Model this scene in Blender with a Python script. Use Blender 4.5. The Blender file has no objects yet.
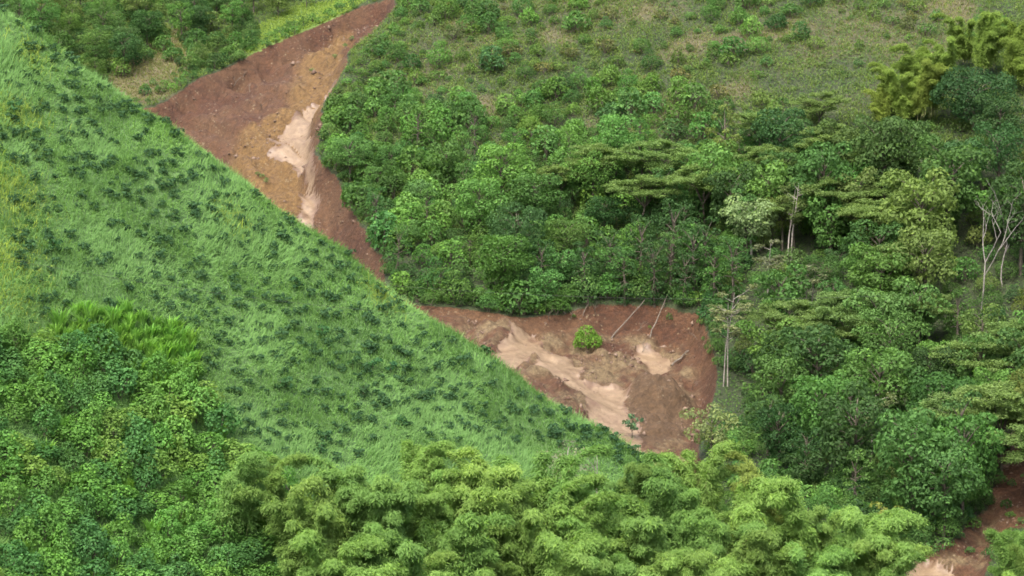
import bpy, math, random
import numpy as np
R = math.radians
# ------------------------------------------------------------------ camera, world, sun, exposure
sc = bpy.context.scene
H0 = 90.0                       # camera height above the datum
PITCH = R(6.0)
HFOV = R(20.0)
cam_d = bpy.data.cameras.new('camera'); cam = bpy.data.objects.new('camera', cam_d)
sc.collection.objects.link(cam); sc.camera = cam
cam.location = (0, 0, H0); cam.rotation_euler = (R(90) - PITCH, 0, 0)
cam_d.sensor_width = 36; cam_d.angle = HFOV; cam_d.clip_start = 1; cam_d.clip_end = 3000

SUN_EL, SUN_AZ = R(58), R(205)   # azimuth measured clockwise from +Y: behind the camera, a little to the left
w = bpy.data.worlds.new('World'); sc.world = w; w.use_nodes = True
nt = w.node_tree; bg = nt.nodes['Background']; sky = nt.nodes.new('ShaderNodeTexSky')
sky.sky_type = 'NISHITA'; sky.sun_disc = False; sky.sun_elevation = SUN_EL; sky.sun_rotation = SUN_AZ
sky.air_density = .6; sky.dust_density = 7.0; sky.ozone_density = 1.0
nt.links.new(sky.outputs[0], bg.inputs[0]); bg.inputs[1].default_value = 0.15
sun_d = bpy.data.lights.new('sun', 'SUN'); sun_d.energy = 1.05; sun_d.angle = R(50); sun_d.color = (1, .96, .9)
sun = bpy.data.objects.new('sun', sun_d); sc.collection.objects.link(sun)
sun.rotation_euler = (R(90) - SUN_EL, 0, math.pi - SUN_AZ)
sun.location = (0, 100, 300)
vs = sc.view_settings; vs.view_transform = 'Standard'; vs.look = 'None'; vs.gamma = 1; vs.exposure = 1.84
sc.cycles.max_bounces = 6; sc.cycles.diffuse_bounces = 5; sc.cycles.glossy_bounces = 1
sc.cycles.transmission_bounces = 4; sc.cycles.transparent_max_bounces = 2
sc.cycles.filter_width = 1.7
sc.cycles.caustics_reflective = False; sc.cycles.caustics_refractive = False

# ------------------------------------------------------------------ helpers: rays and noise
rng = np.random.default_rng(7)
F = 512 / math.tan(HFOV / 2); CP, SP = math.cos(PITCH), math.sin(PITCH)
def ray(u, v):
    a = (np.asarray(u, float) - 512) / F; b = (288 - np.asarray(v, float)) / F
    return np.stack([a, CP + b * SP, -SP + b * CP], -1)
def at(u, v, t): return ray(u, v) * np.asarray(t, float)[..., None] + np.array([0, 0, H0])
def proj(p):
    p = np.asarray(p, float); z = p[..., 2] - H0
    fw = p[..., 1] * CP - z * SP; up = p[..., 1] * SP + z * CP
    return 512 + F * p[..., 0] / fw, 288 - F * up / fw
def _h(i, j, s):
    n = (i * 374761393 + j * 668265263 + s * 1442695041) & 0xFFFFFFFF
    n = ((n ^ (n >> 13)) * 1274126177) & 0xFFFFFFFF
    return ((n ^ (n >> 16)) & 0xFFFF) / 65535.0
def noise(x, y, s=0):
    x = np.asarray(x, float); y = np.asarray(y, float)
    i = np.floor(x).astype(np.int64); j = np.floor(y).astype(np.int64)
    f = x - i; g = y - j; f = f * f * (3 - 2 * f); g = g * g * (3 - 2 * g)
    a = _h(i, j, s); b = _h(i + 1, j, s); c = _h(i, j + 1, s); d = _h(i + 1, j + 1, s)
    return a + (b - a) * f + (c - a) * g + (a - b - c + d) * f * g
def fbm(x, y, sc_, o=4, s=0):
    t = 0; a = .5
    for k in range(o):
        t = t + a * (noise(x / sc_ + 17 * k, y / sc_ - 9 * k, s + k) - .5); sc_ /= 2.03; a *= .5
    return t * 2
def smin(a, b, k): h = np.clip(.5 + .5 * (b - a) / k, 0, 1); return b + (a - b) * h - k * h * (1 - h)
def smax(a, b, k): return -smin(-a, -b, k)
def ss(a, b, x): t = np.clip((x - a) / (b - a), 0, 1); return t * t * (3 - 2 * t)
def sdist(px, py, poly):
    """signed distance to a polygon, positive inside"""
    px = np.asarray(px, float); py = np.asarray(py, float)
    d = np.full(px.shape, 1e9); ins = np.zeros(px.shape, bool); n = len(poly)
    for k in range(n):
        ax, ay = poly[k]; bx, by = poly[(k + 1) % n]
        ex, ey = bx - ax, by - ay; l2 = ex * ex + ey * ey + 1e-9
        t = np.clip(((px - ax) * ex + (py - ay) * ey) / l2, 0, 1)
        d = np.minimum(d, np.hypot(px - ax - t * ex, py - ay - t * ey))
        c = (ay > py) != (by > py)
        ins ^= c & (px < ex * (py - ay) / (ey if abs(ey) > 1e-9 else 1e-9) + ax)
    return np.where(ins, d, -d)

# ------------------------------------------------------------------ terrain: valley and far hillside, then the near spur
CTRL = [  # pixel column, pixel row, distance
    (400, 296, 405), (520, 316, 402), (640, 322, 399), (705, 335, 393), (430, 320, 396), (500, 345, 384), (560, 380, 371),
    (640, 440, 350), (700, 405, 371), (690, 355, 387), (600, 350, 387), (700, 0, 478), (1000, 0, 470), (500, 0, 492), (400, 0, 505),
    (700, 150, 440), (550, 150, 446), (430, 150, 450), (400, 230, 424), (600, 240, 420), (900, 150, 428), (1024, 150, 420),
    (850, 60, 455), (1024, 60, 447), (760, 400, 376), (870, 460, 351), (870, 330, 384), (1024, 300, 384), (1024, 440, 346), (965, 530, 322),
    (930, 560, 314), (800, 520, 326), (380, 270, 413), (335, 230, 428), (300, 150, 456), (250, 100, 474), (375, 10, 508), (340, 100, 470),
    (140, 100, 484), (60, 60, 505), (250, 10, 535), (100, 5, 540), (0, 0, 545), (1150, 200, 405), (1150, 420, 350), (1100, 0, 460), (-120, 0, 560)]
cu = np.array(CTRL, float); cp = at(cu[:, 0], cu[:, 1], cu[:, 2])
EXTRA = [(-60, 390, -48), (-35, 345, -56), (-80, 320, -62), (-120, 420, -50), (20, 262, -74), (70, 265, -70), (-60, 190, -84), (90, 190, -84), (0, 120, -90),
         (120, 300, -55), (150, 400, -18), (-170, 520, -8), (-170, 300, -66), (-100, 640, 42), (20, 640, 62), (150, 640, 60), (150, 160, -80), (-150, 160, -84), (230, 420, 10), (-230, 420, -40)]
ex = np.array(EXTRA, float); ex[:, 2] += H0
CP3 = np.vstack([cp, ex]); CXY = CP3[:, :2] / 100
def _k(r): return np.where(r > 0, r * r * np.log(np.maximum(r, 1e-9)), 0)
_n = len(CP3); _A = np.zeros((_n + 3, _n + 3))
_A[:_n, :_n] = _k(np.hypot(CXY[:, None, 0] - CXY[None, :, 0], CXY[:, None, 1] - CXY[None, :, 1])) + np.eye(_n) * .0015
_P = np.c_[np.ones(_n), CXY]; _A[:_n, _n:] = _P; _A[_n:, :_n] = _P.T
_W = np.linalg.solve(_A, np.r_[CP3[:, 2], 0, 0, 0])
def far0(x, y):
    x = np.asarray(x, float); y = np.asarray(y, float); X = x / 100; Y = y / 100
    z = _W[_n] + _W[_n + 1] * X + _W[_n + 2] * Y
    for k in range(_n): z = z + _W[k] * _k(np.hypot(X - CXY[k, 0], Y - CXY[k, 1]))
    return z
def plane(p, q, r):
    n = np.cross(q - p, r - p); return lambda x, y: p[2] - (n[0] * (x - p[0]) + n[1] * (y - p[1])) / n[2]
RA, RB, RC = at(0, 14, 300), at(640, 458, 288), at(0, 576, 238)
front = plane(RA, RB, RC); _m = (RA + RB) / 2 + np.array([3, 20, -19.]); back = plane(RA, RB, _m)
def spur(x, y):
    z = smin(front(x, y), back(x, y), 2.2)
    return z + 2.0 * fbm(x, y, 22, 3, 5) + .8 * fbm(x, y, 10, 2, 6) + .55 * fbm(x, y, 4.5, 3, 8)
def hit(u, v, fn, t0=190., t1=700., extra=0.):
    """first point along the pixel's ray that lies on the surface fn (raised by extra)"""
    u, v = np.broadcast_arrays(np.asarray(u, float), np.asarray(v, float)); d = ray(u, v)
    ts = np.arange(t0, t1, .5); best = np.full(u.shape, np.nan)
    for t in ts:
        m = np.isnan(best)
        if not m.any(): break
        p = d[m] * t; g = fn(p[:, 0], p[:, 1]) + extra - H0
        idx = np.where(m)[0] if u.ndim == 1 else None
        best[idx[p[:, 2] <= g]] = t
    best = np.where(np.isnan(best), t1, best)
    return d * best[:, None] + np.array([0, 0, H0])
def P(pts, dv=0.):
    a = np.array(pts, float); return hit(a[:, 0], a[:, 1] - dv, far0, 290)[:, :2]
SCAR = P([(128, 104), (165, 92), (200, 74), (255, 50), (318, 28), (362, 5), (392, -2), (398, 10), (384, 26), (352, 55), (337, 85), (322, 118), (317, 158),
          (338, 180), (358, 216), (380, 255), (390, 285), (400, 300), (300, 262), (200, 190)])
DEB = P([(382, 285), (420, 306), (480, 314), (525, 322), (565, 316), (600, 306), (660, 304), (700, 310), (714, 340), (716, 380), (704, 420), (697, 455),
         (720, 470), (700, 500), (640, 470), (560, 432), (480, 385), (420, 345), (370, 300)])
LOW = P([(885, 566), (912, 545), (955, 540), (975, 520), (990, 495), (1003, 490), (1000, 540), (985, 575), (975, 610), (870, 610)])
RSLIP = P([(998, 440), (1030, 425), (1040, 520), (1006, 530), (990, 500)])
DRYP = P([(100, 90), (130, 48), (185, 26), (212, 36), (184, 66), (174, 88), (135, 100), (118, 100)])
BRI = P([(245, 60), (246, 30), (300, 2), (345, -10), (366, 2), (325, 28), (285, 48)])
DRY2 = [(P([(q, r)])[0], s) for q, r, s in [(870, 88, 5), (690, 72, 8), (740, 95, 7), (500, 28, 8), (415, 112, 3.5), (480, 110, 4), (840, 30, 9), (560, 35, 6), (760, 50, 6), (950, 10, 5), (640, 20, 5), (990, 170, 5)]]
def base_z(x, y):
    """ground with the slide cut into it, before mounds and channels; also the slide distances"""
    wob = 1.2 * fbm(x, y, 6, 3, 31)
    z = far0(x, y) + 2.4 * fbm(x, y, 30, 3, 2) * ss(330, 400, y) + .7 * fbm(x, y, 7, 3, 3)
    s1 = sdist(x, y, SCAR) + wob; s2 = sdist(x, y, DEB) + wob * .7; s3 = sdist(x, y, LOW) + wob; s4 = sdist(x, y, RSLIP) + wob
    z = z - 3.6 * ss(-.5, 3.2, s1) - (1.5 + 2.4 * ss(0, 14, x)) * ss(-.6, 2.4, s2) * (1 - ss(0, 6, s1)) - 1.6 * ss(-.5, 2, s3) * (1 - ss(0, 4, s2))
    return z, wob, s1, s2, s3, s4
def P2(pts):
    a = np.array(pts, float); return hit(a[:, 0], a[:, 1], lambda x, y: base_z(x, y)[0], 300, 570)[:, :2]
TAN1 = P2([(333, 84), (322, 102), (309, 126), (313, 160), (319, 185), (313, 215), (306, 240), (298, 236), (302, 200), (304, 168), (293, 154), (272, 152), (282, 143), (270, 139), (284, 123), (306, 104)])
ORA = P2([(300, 60), (350, 30), (340, 80), (325, 110), (310, 130), (305, 200), (300, 235), (255, 200), (228, 165), (240, 135), (285, 105)])
TAN4 = P2([(880, 565), (905, 556), (925, 563), (950, 574), (960, 600), (860, 600)])
TAN2 = P2([(517, 338), (532, 338), (541, 348), (556, 356), (577, 368), (573, 377), (600, 387), (626, 392), (617, 405), (626, 417), (634, 430), (640, 470), (600, 450), (594, 418), (590, 396), (570, 384), (548, 375), (538, 366), (543, 358), (530, 354), (522, 360), (510, 366), (502, 356), (505, 347), (520, 343)])
TAN3 = P2([(640, 349), (655, 352), (668, 362), (662, 370), (655, 375), (648, 366), (636, 356)])
MOUND = P2([(618, 408), (625, 396), (640, 384), (655, 378), (672, 382), (684, 398), (694, 420), (684, 440), (660, 450), (636, 440)])
BUMPS = [(P2([(q, r)])[0], s, h) for q, r, s, h in [(657, 404, 4.0, 3.4), (495, 338, 2.8, 1.2), (512, 334, 2.0, 1.5), (590, 345, 3.0, 1.0), (610, 365, 2.6, .9), (545, 385, 3.0, 1.0), (640, 345, 2.2, .8), (560, 360, 1.6, .5), (450, 328, 2.6, .7)]]
def field(x, y):
    """height and surface masks of the whole terrain"""
    x = np.asarray(x, float); y = np.asarray(y, float)
    z, wob, s1, s2, s3, s4 = base_z(x, y)
    soil = np.maximum.reduce([ss(-.5, .5, s1), ss(-.5, .5, s2), ss(-.5, .5, s3), ss(-.5, .5, s4)])
    inner = np.maximum.reduce([ss(0, 3, s1) * .9, ss(0, 3, s2), ss(0, 3, s3)])
    for (c, s, h) in BUMPS: z = z + h * np.exp(-(((x - c[0]) / s) ** 2 + ((y - c[1]) / s) ** 2) ** 2)
    al = x * .6 - y * .8; pe = x * .8 + y * .6; rill = np.abs(fbm(pe + .8 * fbm(x, y, 4, 2, 66), al / 5, 4.2, 3, 65))
    z = z - ss(0, 2.5, s1) * (1.5 - 4.2 * np.clip(rill, 0, .36))
    rid = 1 - np.abs(fbm(x * 1.0, y * .55, 4.0, 3, 61)) * 3
    tan = np.maximum.reduce([sdist(x, y, q) + g + wob * .35 + .7 * fbm(x, y, 2.6, 3, 77) for q, g in ((TAN1, .1), (TAN2, .75), (TAN3, .3), (TAN4, .3))])
    calm = 1 - .85 * ss(-.7, .7, tan)
    z = z + inner * calm * (.9 * fbm(x, y, 3.2, 4, 41) + 1.1 * fbm(x, y, 1.5, 3, 43) + .35 * rid) - .45 * ss(-.8, .8, tan)
    ora = ss(-1.5, 1.5, sdist(x, y, ORA) + wob * 1.5)
    dry = ss(-1.5, 2, sdist(x, y, DRYP) + wob)
    dry2 = np.zeros_like(x)
    for c, s in DRY2: dry2 = np.maximum(dry2, np.exp(-(((x - c[0]) / s) ** 2 + ((y - c[1]) / (s * 1.4)) ** 2)))
    up = ss(433, 452, y - .05 * x) * ss(-25, -12, x + .0 * y)
    dry = np.maximum(dry, ss(.3, 1.0, dry2 * .8 + .9 * fbm(x, y, 9, 4, 51)) * up * .7)
    dry = np.maximum(dry, up * ss(-.15, .4, fbm(x, y, 16, 4, 55)) * .45)
    bri = ss(-1, 2, sdist(x, y, BRI) + wob)
    zs = spur(x, y); near = ss(-.6, .6, zs - z)
    zz = smax(zs, z, 1.5)
    off = 1 - near
    return dict(z=zz, near=near, soil=soil * off, tan=tan, ora=ora * off, dry=dry * off * (1 - soil), bri=bri * off, scar=ss(-.5, .5, s1) * off, up=up * off, zs=zs)
def ground(x, y): return field(np.atleast_1d(x), np.atleast_1d(y))['z']

# a height table for quick placing (0.5 m cells)
GX0, GY0, GS = -130., 150., .5
gx = np.arange(GX0, 150, GS); gy = np.arange(GY0, 640, GS)
_X, _Y = np.meshgrid(gx, gy); FT = field(_X, _Y)
def look(key, x, y):
    i = (np.asarray(x, float) - GX0) / GS; j = (np.asarray(y, float) - GY0) / GS
    i = np.clip(i, 0, len(gx) - 2); j = np.clip(j, 0, len(gy) - 2)
    a = i.astype(int); b = j.astype(int); f = i - a; g = j - b; T = FT[key]
    return T[b, a] * (1 - f) * (1 - g) + T[b, a + 1] * f * (1 - g) + T[b + 1, a] * (1 - f) * g + T[b + 1, a + 1] * f * g
def GZ(x, y): return look('z', x, y)
def ghit(u, v, extra=0., t0=190.):
    p = hit(np.atleast_1d(u), np.atleast_1d(v), GZ, t0, 620., extra)
    p[:, 2] = GZ(p[:, 0], p[:, 1]); return p

# ------------------------------------------------------------------ materials
def newmat(name):
    m = bpy.data.materials.new(name); m.use_nodes = True; m.node_tree.nodes.clear(); return m, m.node_tree
def N(t, ty, **k):
    n = t.nodes.new(ty)
    for a, b in k.items():
        if a in ('op',): n.operation = b
        elif a == 'bt': n.blend_type = b
        elif a == 'dt': n.data_type = b
        else: setattr(n, a, b)
    return n
def mixc(t, fac, a, b, bt='MIX'):
    n = N(t, 'ShaderNodeMix', dt='RGBA', bt=bt)
    for sock, val in ((n.inputs[0], fac), (n.inputs[6], a), (n.inputs[7], b)):
        if isinstance(val, (int, float)): sock.default_value = val
        elif isinstance(val, tuple): sock.default_value = (*val, 1)
        else: t.links.new(val, sock)
    return n.outputs[2]
def mth(t, op, a, b=None, clamp=False):
    n = N(t, 'ShaderNodeMath', op=op); n.use_clamp = clamp
    for sock, val in zip(n.inputs, (a, b)):
        if val is None: continue
        if isinstance(val, (int, float)): sock.default_value = val
        else: t.links.new(val, sock)
    return n.outputs[0]
def rampv(t, v, a, b):
    n = N(t, 'ShaderNodeMapRange'); n.inputs[1].default_value = a; n.inputs[2].default_value = b; t.links.new(v, n.inputs[0]); return n.outputs[0]
def noi(t, co, s, det=4, rough=.55):
    n = N(t, 'ShaderNodeTexNoise'); n.inputs['Scale'].default_value = s; n.inputs['Detail'].default_value = det; n.inputs['Roughness'].default_value = rough
    t.links.new(co, n.inputs['Vector']); return n.outputs[0]
def attr(t, name):
    n = N(t, 'ShaderNodeAttribute'); n.attribute_name = name; return n.outputs['Fac']

def leaf_material(name, transl=.42, rough=.6, spec=.1, var=.38, warm=(1.12, 1.06, .8)):
    """leaves take the plant's own colour (object colour) and vary leaf by leaf"""
    m, t = newmat(name)
    oi = N(t, 'ShaderNodeObjectInfo'); sh = attr(t, 'shade')
    v = mth(t, 'MULTIPLY_ADD', sh, var * 2); t.nodes[-1].inputs[2].default_value = 1 - var
    c = mixc(t, 1.0, oi.outputs['Color'], v, 'MULTIPLY')
    c = mixc(t, rampv(t, sh, .55, 1.1), c, mixc(t, 1.0, c, warm, 'MULTIPLY'))
    bs = N(t, 'ShaderNodeBsdfPrincipled'); t.links.new(c, bs.inputs['Base Color'])
    bs.inputs['Roughness'].default_value = rough; bs.inputs['Specular IOR Level'].default_value = spec
    tr = N(t, 'ShaderNodeBsdfTranslucent'); t.links.new(mixc(t, 1.0, c, (1.15, 1.2, .75), 'MULTIPLY'), tr.inputs[0])
    mx = N(t, 'ShaderNodeMixShader'); mx.inputs[0].default_value = transl
    t.links.new(bs.outputs[0], mx.inputs[1]); t.links.new(tr.outputs[0], mx.inputs[2])
    o = N(t, 'ShaderNodeOutputMaterial'); t.links.new(mx.outputs[0], o.inputs[0]); return m
M_LEAF = leaf_material('leaf')
M_GRASS = leaf_material('grass_blade', .45, .7, .06, .32)
M_BAMBOO = leaf_material('bamboo_leaf', .5, .65, .08, .34, (1.2, 1.1, .6))
def bark_material(name, ca, cb, s=3.0):
    m, t = newmat(name); tc = N(t, 'ShaderNodeTexCoord')
    c = mixc(t, rampv(t, noi(t, tc.outputs['Object'], s, 5), .35, .65), ca, cb)
    bs = N(t, 'ShaderNodeBsdfPrincipled'); t.links.new(c, bs.inputs['Base Color']); bs.inputs['Roughness'].default_value = .85
    o = N(t, 'ShaderNodeOutputMaterial'); t.links.new(bs.outputs[0], o.inputs[0]); return m
M_BARK = bark_material('bark', (.028, .025, .017), (.085, .074, .05))
M_PALE = bark_material('pale_bark', (.13, .12, .10), (.28, .26, .23))
M_DEAD = bark_material('dead_wood', (.07, .06, .045), (.15, .13, .105))
M_BARE = bark_material('bare_wood', (.10, .095, .085), (.24, .225, .20))
M_CULM = bark_material('bamboo_culm', (.10, .13, .04), (.22, .22, .09), 1.0)
M_CABLE = bark_material('cable_sheath', (.03, .03, .03), (.05, .05, .05))

def terrain_material():
    m, t = newmat('earth'); geo = N(t, 'ShaderNodeNewGeometry'); co = geo.outputs['Position']
    soil, ora, dry, bri, near = (attr(t, k) for k in ('soil', 'ora', 'dry', 'bri', 'near'))
    n1 = noi(t, co, .25, 5); n2 = noi(t, co, 1.3, 6, .65); n3 = noi(t, co, .09, 3)
    lit = mixc(t, rampv(t, n2, .35, .65), (.016, .028, .010), (.038, .052, .019))
    ngr = mixc(t, rampv(t, n1, .35, .65), (.055, .12, .035), (.085, .165, .05))
    g = mixc(t, near, lit, ngr)
    g = mixc(t, bri, g, mixc(t, rampv(t, n1, .3, .7), (.09, .16, .03), (.14, .21, .05)))
    dr = mixc(t, rampv(t, n2, .3, .7), (.085, .08, .04), (.14, .115, .07))
    g = mixc(t, dry, g, dr)
    red = mixc(t, rampv(t, n2, .3, .7), (0.0300, 0.0125, 0.0059), (0.0820, 0.0343, 0.0143))
    red = mixc(t, rampv(t, n3, .4, .65), red, mixc(t, rampv(t, n2, .3, .7), (0.0500, 0.0250, 0.0109), (0.1100, 0.0582, 0.0260)))
    org = mixc(t, rampv(t, n2, .32, .68), (0.0700, 0.0374, 0.0118), (0.1550, 0.0936, 0.0302))
    s = mixc(t, ora, red, org)
    s = mixc(t, mth(t, 'MULTIPLY', attr(t, 'deb'), rampv(t, n1, .42, .56)), s, mixc(t, rampv(t, n2, .35, .65), (0.0700, 0.0447, 0.0210), (0.1550, 0.1165, 0.0605)))
    s = mixc(t, attr(t, 'mound'), s, mixc(t, rampv(t, n2, .3, .7), (0.0450, 0.0270, 0.0126), (0.1000, 0.0603, 0.0286)))
    sp = noi(t, co, 4.5, 5, .7); s = mixc(t, 1.0, s, mixc(t, rampv(t, sp, .3, .7), (.68, .68, .68), (1.28, 1.28, 1.28)), 'MULTIPLY')
    vn = N(t, 'ShaderNodeTexVoronoi'); vn.inputs['Scale'].default_value = 1.7; t.links.new(co, vn.inputs['Vector'])
    s = mixc(t, mth(t, 'MULTIPLY', rampv(t, vn.outputs['Distance'], .32, .12), rampv(t, noi(t, co, .5, 3), .5, .62)), s, (0.1600, 0.1300, 0.0798))
    edge = rampv(t, mth(t, 'ADD', soil, mth(t, 'MULTIPLY', mth(t, 'SUBTRACT', noi(t, co, 1.6, 5, .7), .5), 1.2)), .42, .58)
    c = mixc(t, edge, g, s)
    bs = N(t, 'ShaderNodeBsdfPrincipled'); t.links.new(c, bs.inputs['Base Color']); bs.inputs['Roughness'].default_value = .7
    bs.inputs['Specular IOR Level'].default_value = .35
    bp = N(t, 'ShaderNodeBump'); bp.inputs['Strength'].default_value = 1.0; bp.inputs['Distance'].default_value = .6
    t.links.new(noi(t, co, 1.8, 8, .7), bp.inputs['Height']); t.links.new(bp.outputs[0], bs.inputs['Normal'])
    o = N(t, 'ShaderNodeOutputMaterial'); t.links.new(bs.outputs[0], o.inputs[0]); return m
M_EARTH = terrain_material()
def mud_material():
    m, t = newmat('wet_mud'); geo = N(t, 'ShaderNodeNewGeometry'); co = geo.outputs['Position']
    n2 = noi(t, co, 1.0, 7, .65); n1 = noi(t, co, .35, 3)
    c = mixc(t, rampv(t, n2, .3, .7), (.115, .078, .046), (.205, .152, .095))
    c = mixc(t, attr(t, 'rim'), mixc(t, rampv(t, n2, .35, .65), (.055, .030, .018), (.12, .075, .047)), c)
    c = mixc(t, rampv(t, n1, .55, .7), c, (.10, .062, .038))
    bs = N(t, 'ShaderNodeBsdfPrincipled'); t.links.new(c, bs.inputs['Base Color']); bs.inputs['Roughness'].default_value = .45
    bp = N(t, 'ShaderNodeBump'); bp.inputs['Strength'].default_value = .6; bp.inputs['Distance'].default_value = .2
    t.links.new(noi(t, co, 2.2, 6, .6), bp.inputs['Height']); t.links.new(bp.outputs[0], bs.inputs['Normal'])
    o = N(t, 'ShaderNodeOutputMaterial'); t.links.new(bs.outputs[0], o.inputs[0]); return m
M_MUD = mud_material()
def stone_material():
    m, t = newmat('muddy_stone'); geo = N(t, 'ShaderNodeNewGeometry'); oi = attr(t, 'shade')
    c = mixc(t, oi, (.06, .033, .021), (.20, .15, .11)); c = mixc(t, noi(t, geo.outputs['Position'], 3, 4), c, (.10, .062, .04))
    bs = N(t, 'ShaderNodeBsdfPrincipled'); t.links.new(c, bs.inputs['Base Color']); bs.inputs['Roughness'].default_value = .8
    o = N(t, 'ShaderNodeOutputMaterial'); t.links.new(bs.outputs[0], o.inputs[0]); return m
M_STONE = stone_material()

# ------------------------------------------------------------------ mesh building
C = sc.collection
def mesh(name, v, faces, mat, shade=None, smooth=False, attrs=None):
    """v (n,3); faces: list of int arrays (m,k), one per polygon size"""
    me = bpy.data.meshes.new(name); v = np.asarray(v, np.float32)
    me.vertices.add(len(v)); me.vertices.foreach_set('co', v.ravel())
    faces = [np.asarray(f, np.int32) for f in faces if len(f)]
    tot = np.concatenate([np.full(len(f), f.shape[1], np.int32) for f in faces])
    idx = np.concatenate([f.ravel() for f in faces])
    me.loops.add(len(idx)); me.loops.foreach_set('vertex_index', idx)
    me.polygons.add(len(tot)); me.polygons.foreach_set('loop_start', np.r_[0, np.cumsum(tot)[:-1]].astype(np.int32))
    if smooth: me.polygons.foreach_set('use_smooth', np.ones(len(tot), bool))
    me.update(calc_edges=True)
    at_ = dict(attrs or {})
    if shade is not None: at_['shade'] = shade
    for k, a in at_.items():
        A = me.attributes.new(k, 'FLOAT', 'POINT'); A.data.foreach_set('value', np.asarray(a, np.float32))
    me.materials.append(mat); return me
def obj(name, me, parent=None, color=None, **props):
    o = bpy.data.objects.new(name, me); C.objects.link(o)
    if parent is not None: o.parent = parent
    if color is not None: o.color = (*color, 1)
    for k, p in props.items(): o[k] = p
    return o
class MB:
    """collects tubes (quads)"""
    def __init__(s): s.v = []; s.q = []; s.n = 0
    def tube(s, pts, rad, sides=6):
        pts = np.asarray(pts, float); rad = np.broadcast_to(np.asarray(rad, float), (len(pts),))
        tg = np.gradient(pts, axis=0); tg /= np.linalg.norm(tg, axis=1)[:, None] + 1e-9
        ref = np.array([0.31, .9, .3]); a = np.cross(tg, ref); a /= np.linalg.norm(a, axis=1)[:, None] + 1e-9; b = np.cross(tg, a)
        th = np.arange(sides) * 2 * math.pi / sides
        ring = pts[:, None] + rad[:, None, None] * (a[:, None] * np.cos(th)[None, :, None] + b[:, None] * np.sin(th)[None, :, None])
        s.v.append(ring.reshape(-1, 3)); m = len(pts)
        i = np.arange(m - 1)[:, None] * sides + np.arange(sides)[None]; j = np.arange(m - 1)[:, None] * sides + (np.arange(sides)[None] + 1) % sides
        s.q.append((np.stack([i, j, j + sides, i + sides], -1).reshape(-1, 4)) + s.n); s.n += m * sides
    def build(s, name, mat): return mesh(name, np.vstack(s.v), [np.vstack(s.q)], mat, smooth=True)
def unit(a): return a / (np.linalg.norm(a, axis=-1, keepdims=True) + 1e-9)
def leaves(p, n, t, L, W, fold=.12):
    """rhombic leaves: centre p, normal n, lengthwise t"""
    t = unit(t - n * (t * n).sum(-1, keepdims=True)); b = np.cross(n, t); L = np.broadcast_to(L, (len(p),))[:, None]; W = np.broadcast_to(W, (len(p),))[:, None]
    return np.stack([p - t * L * .5, p + b * W * .5 + t * L * .05, p + t * L * .5 - n * L * fold, p - b * W * .5 + t * L * .05], 1)
def leafmesh(name, quads, shade, mat):
    n = len(quads); return mesh(name, quads.reshape(-1, 3), [np.arange(n * 4).reshape(-1, 4)], mat, np.repeat(shade, 4))
def rdir(r, n): return unit(r.normal(size=(n, 3)))
def lobes_leaves(r, lobes, dens, L, W, droop=.5, shell=(.72, 1.05), up=.45, zmin=-.55):
    Q = []; S = []
    cs = np.array([l[0] for l in lobes]); rs = np.array([l[1] for l in lobes])
    for k, (c, rad) in enumerate(zip(cs, rs)):
        area = 4 * math.pi * ((rad[0] * rad[1]) ** 1.6 + 2 * (rad[0] * rad[2]) ** 1.6) ** (1 / 1.6) / 3 ** (1 / 1.6)
        n = max(12, int(dens * area)); d = rdir(r, int(n * 1.5)); d = d[d[:, 2] > zmin + r.uniform(-.25, .25, len(d))][:n]
        p = c + d * rad * r.uniform(*shell, len(d))[:, None]
        q = (p[:, None] - cs[None]) / rs[None]; dd = np.linalg.norm(q, axis=2); dd[:, k] = 9
        keep = dd.min(1) > .72 if len(cs) > 1 else np.ones(len(p), bool)
        p, d = p[keep], d[keep]; n = len(p)
        nn = unit(d * .7 + np.array([0, 0, up]) + r.normal(size=(n, 3)) * .45)
        tt = rdir(r, n) + d * .6 + np.array([0, 0, -droop]); f = r.uniform(.7, 1.3, n)
        Q.append(leaves(p, nn, tt, L * f, W * f)); S.append(np.clip(r.normal(.45, .2, n) + r.uniform(-.14, .14), 0, 1.1))
    return np.concatenate(Q), np.concatenate(S)

# ---- plant kinds: each returns (list of (part name, mesh)), height 1 unit = metres
def shrub_mesh(seed, w, h, L=.30, W=.17, dens=13, nl=9):
    r = np.random.default_rng(seed); lob = []
    for k in range(nl):
        a = r.uniform(0, 2 * math.pi); q = math.sqrt(r.uniform()) * w * .36; rr = w * r.uniform(.17, .27)
        z = h * (1 - .55 * (q / (w * .36)) ** 2) * r.uniform(.62, .92) - rr * .3
        lob.append((np.array([q * math.cos(a), q * math.sin(a), max(z, rr * .5)]), np.array([rr, rr, rr * r.uniform(.7, 1)])))
    lob.append((np.array([0, 0, h * .35]), np.array([w * .40, w * .40, h * .38])))
    Q, S = lobes_leaves(r, lob, dens, L, W)
    mb = MB()
    for k in range(4):
        c = lob[k][0]; mb.tube([(0, 0, -.4), c * [.3, .3, .5], c], [.07, .05, .02], 5)
    return [('stem', mb.build('stem', M_BARK)), ('foliage', leafmesh('foliage', Q, S, M_LEAF))]
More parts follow.
